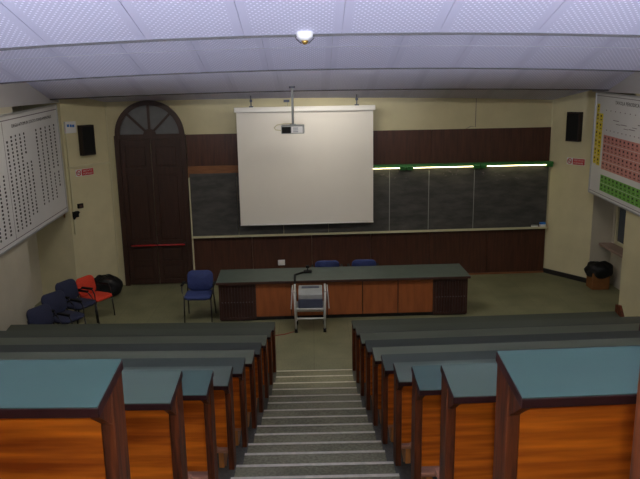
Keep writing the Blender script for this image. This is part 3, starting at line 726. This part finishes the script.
MB().prism([(-0.19, 0.16), (0.19, 0.16), (0.19, 0.30), (-0.08, 0.30), (-0.19, 0.24)], 'x', -0.205, 0.205).build('upper_body', 'grey_device', p, bevel=0.012)
MB().box(-0.15, 0.15, 0.0, 0.10, 0.298, 0.308).build('top_slot', 'dark_device', p)

# ------------------------------------------------------------------ chairs (local front = -y)
def chair(label, col, x, y, rz, group, arms=True, grp=None):
    t = thing('stacking_chair', label, 'chair', FLOOR, (x, y, 0), rz, group)
    MB().rounded_slab(0.48, 0.48, 0.06, 0.09, bend=0.018, cz=0.44, cy=-0.02).build('seat', col, t, smooth=True)
    MB().rounded_slab(0.47, 0.37, 0.05, 0.10, bend=0.03).xf(Matrix.Translation((0, 0.235, 0.655)) @ Matrix.Rotation(math.radians(78), 4, 'X')).build('backrest', col, t, smooth=True)
    for s in (-1, 1):
        MB().tube([(s*0.245, -0.235, 0.0), (s*0.238, -0.2, 0.42)], 0.0125, 8).build('leg', 'black_metal', t, smooth=True)
        MB().tube([(s*0.25, 0.27, 0.0), (s*0.238, 0.17, 0.42), (s*0.232, 0.20, 0.55), (s*0.225, 0.235, 0.68)], 0.0125, 8).build('leg', 'black_metal', t, smooth=True)
        if arms:
            am = MB().tube([(s*0.238, -0.2, 0.42), (s*0.275, -0.16, 0.56), (s*0.285, -0.10, 0.635), (s*0.285, 0.12, 0.64), (s*0.24, 0.22, 0.60)], 0.0125, 8).build('armrest', 'black_metal', t, smooth=True)
            MB().box(s*0.285-0.024, s*0.285+0.024, -0.11, 0.13, 0.645, 0.67).build('arm_pad', 'black', am, bevel=0.008)
    MB().tube([(-0.24, -0.17, 0.415), (0.24, -0.17, 0.415)], 0.011, 6).tube([(-0.24, 0.16, 0.415), (0.24, 0.16, 0.415)], 0.011, 6).build('seat_rails', 'black_metal', t)
    return t
chair('bright blue armchair on black legs standing at the end of the lecture bench', 'chair_blue', -2.07, 2.63, 0.0, 'blue chairs')
chair('blue chair tucked behind the lecture bench next to the black microphone', 'chair_blue', 0.28, 3.66, math.pi, 'blue chairs')
chair('blue chair tucked behind the lecture bench, second from the microphone', 'chair_blue', 0.99, 3.68, math.pi, 'blue chairs')
CH = 'chairs along the wall under the electron chart'
red_chair = chair('red upholstered armchair at the end of the wall row next to the black bag', 'chair_red', -4.00, 2.78, math.pi/2-0.45, CH)
red_chair.scale = (0.94, 0.94, 0.9)
chair('navy blue armchair beside the red chair under the electron chart', 'chair_navy', -4.15, 2.23, math.pi/2-0.45, CH)
chair('navy blue armchair under the electron chart, second from the red chair', 'chair_navy', -4.13, 1.52, math.pi/2-0.5, CH)
chair('navy blue armchair under the electron chart, third from the red chair', 'chair_navy', -4.08, 0.79, math.pi/2-0.45, CH)

# ------------------------------------------------------------------ bag and bin
def lumpy(rx, ry, rz, seed, amp=0.12, n=24, m=14, flat=0.0):
    rr = random.Random(seed); ph = [(rr.uniform(0, 6.28), rr.uniform(0, 6.28), rr.randint(2, 6), rr.randint(2, 5)) for _ in range(7)]
    mb = MB(); vs_ = [(0, 0, -rz if not flat else 0)]
    for j in range(1, m):
        th = math.pi*j/m
        for i in range(n):
            a = 2*math.pi*i/n
            k = 1+sum(amp/3*math.sin(q[2]*a+q[0])*math.sin(q[3]*th+q[1]) for q in ph)
            z = -rz*math.cos(th)*k
            vs_.append((rx*math.sin(th)**0.7*math.cos(a)*k, ry*math.sin(th)**0.7*math.sin(a)*k, max(z, -rz*0.8)))
    vs_.append((0, 0, rz*1.02)); vs_[0] = (0, 0, -rz*0.8)
    fs = [(0, 1+(i+1) % n, 1+i) for i in range(n)]
    for j in range(m-2):
        for i in range(n): fs.append((1+j*n+i, 1+j*n+(i+1) % n, 1+(j+1)*n+(i+1) % n, 1+(j+1)*n+i))
    L = len(vs_)-1; fs += [(L, 1+(m-2)*n+i, 1+(m-2)*n+(i+1) % n) for i in range(n)]
    return mb.add(vs_, fs)
b = thing('black_bag', 'slumped black bag on the floor beside the arched door', 'bag', FLOOR, (-4.22, 4.12, 0), 0.3)
MB_b = lumpy(0.33, 0.24, 0.235, 4, 0.2).xf(Matrix.Translation((0, 0, 0.19))); MB_b.build('body', 'black_bag', b, smooth=True)
MB().tube([(-0.12, -0.02, 0.37), (-0.08, -0.04, 0.44), (0.02, -0.05, 0.45), (0.10, -0.03, 0.38)], 0.014, 6).build('handle', 'black_bag', b, smooth=True)
w = thing('waste_bin', 'cardboard waste bin lined with a black rubbish bag in the window recess', 'bin', FLOOR, (5.79, 4.02, 0), 0.0)
MB().prism([(-0.18, -0.16), (0.17, -0.16), (0.17, 0.16), (-0.18, 0.16)], 'z', 0, 0.34).build('box', 'cardboard', w, bevel=0.01)
lumpy(0.28, 0.22, 0.17, 11, 0.12).xf(Matrix.Translation((0.0, 0, 0.37))).build('bin_liner', 'black_bag', w, smooth=True)
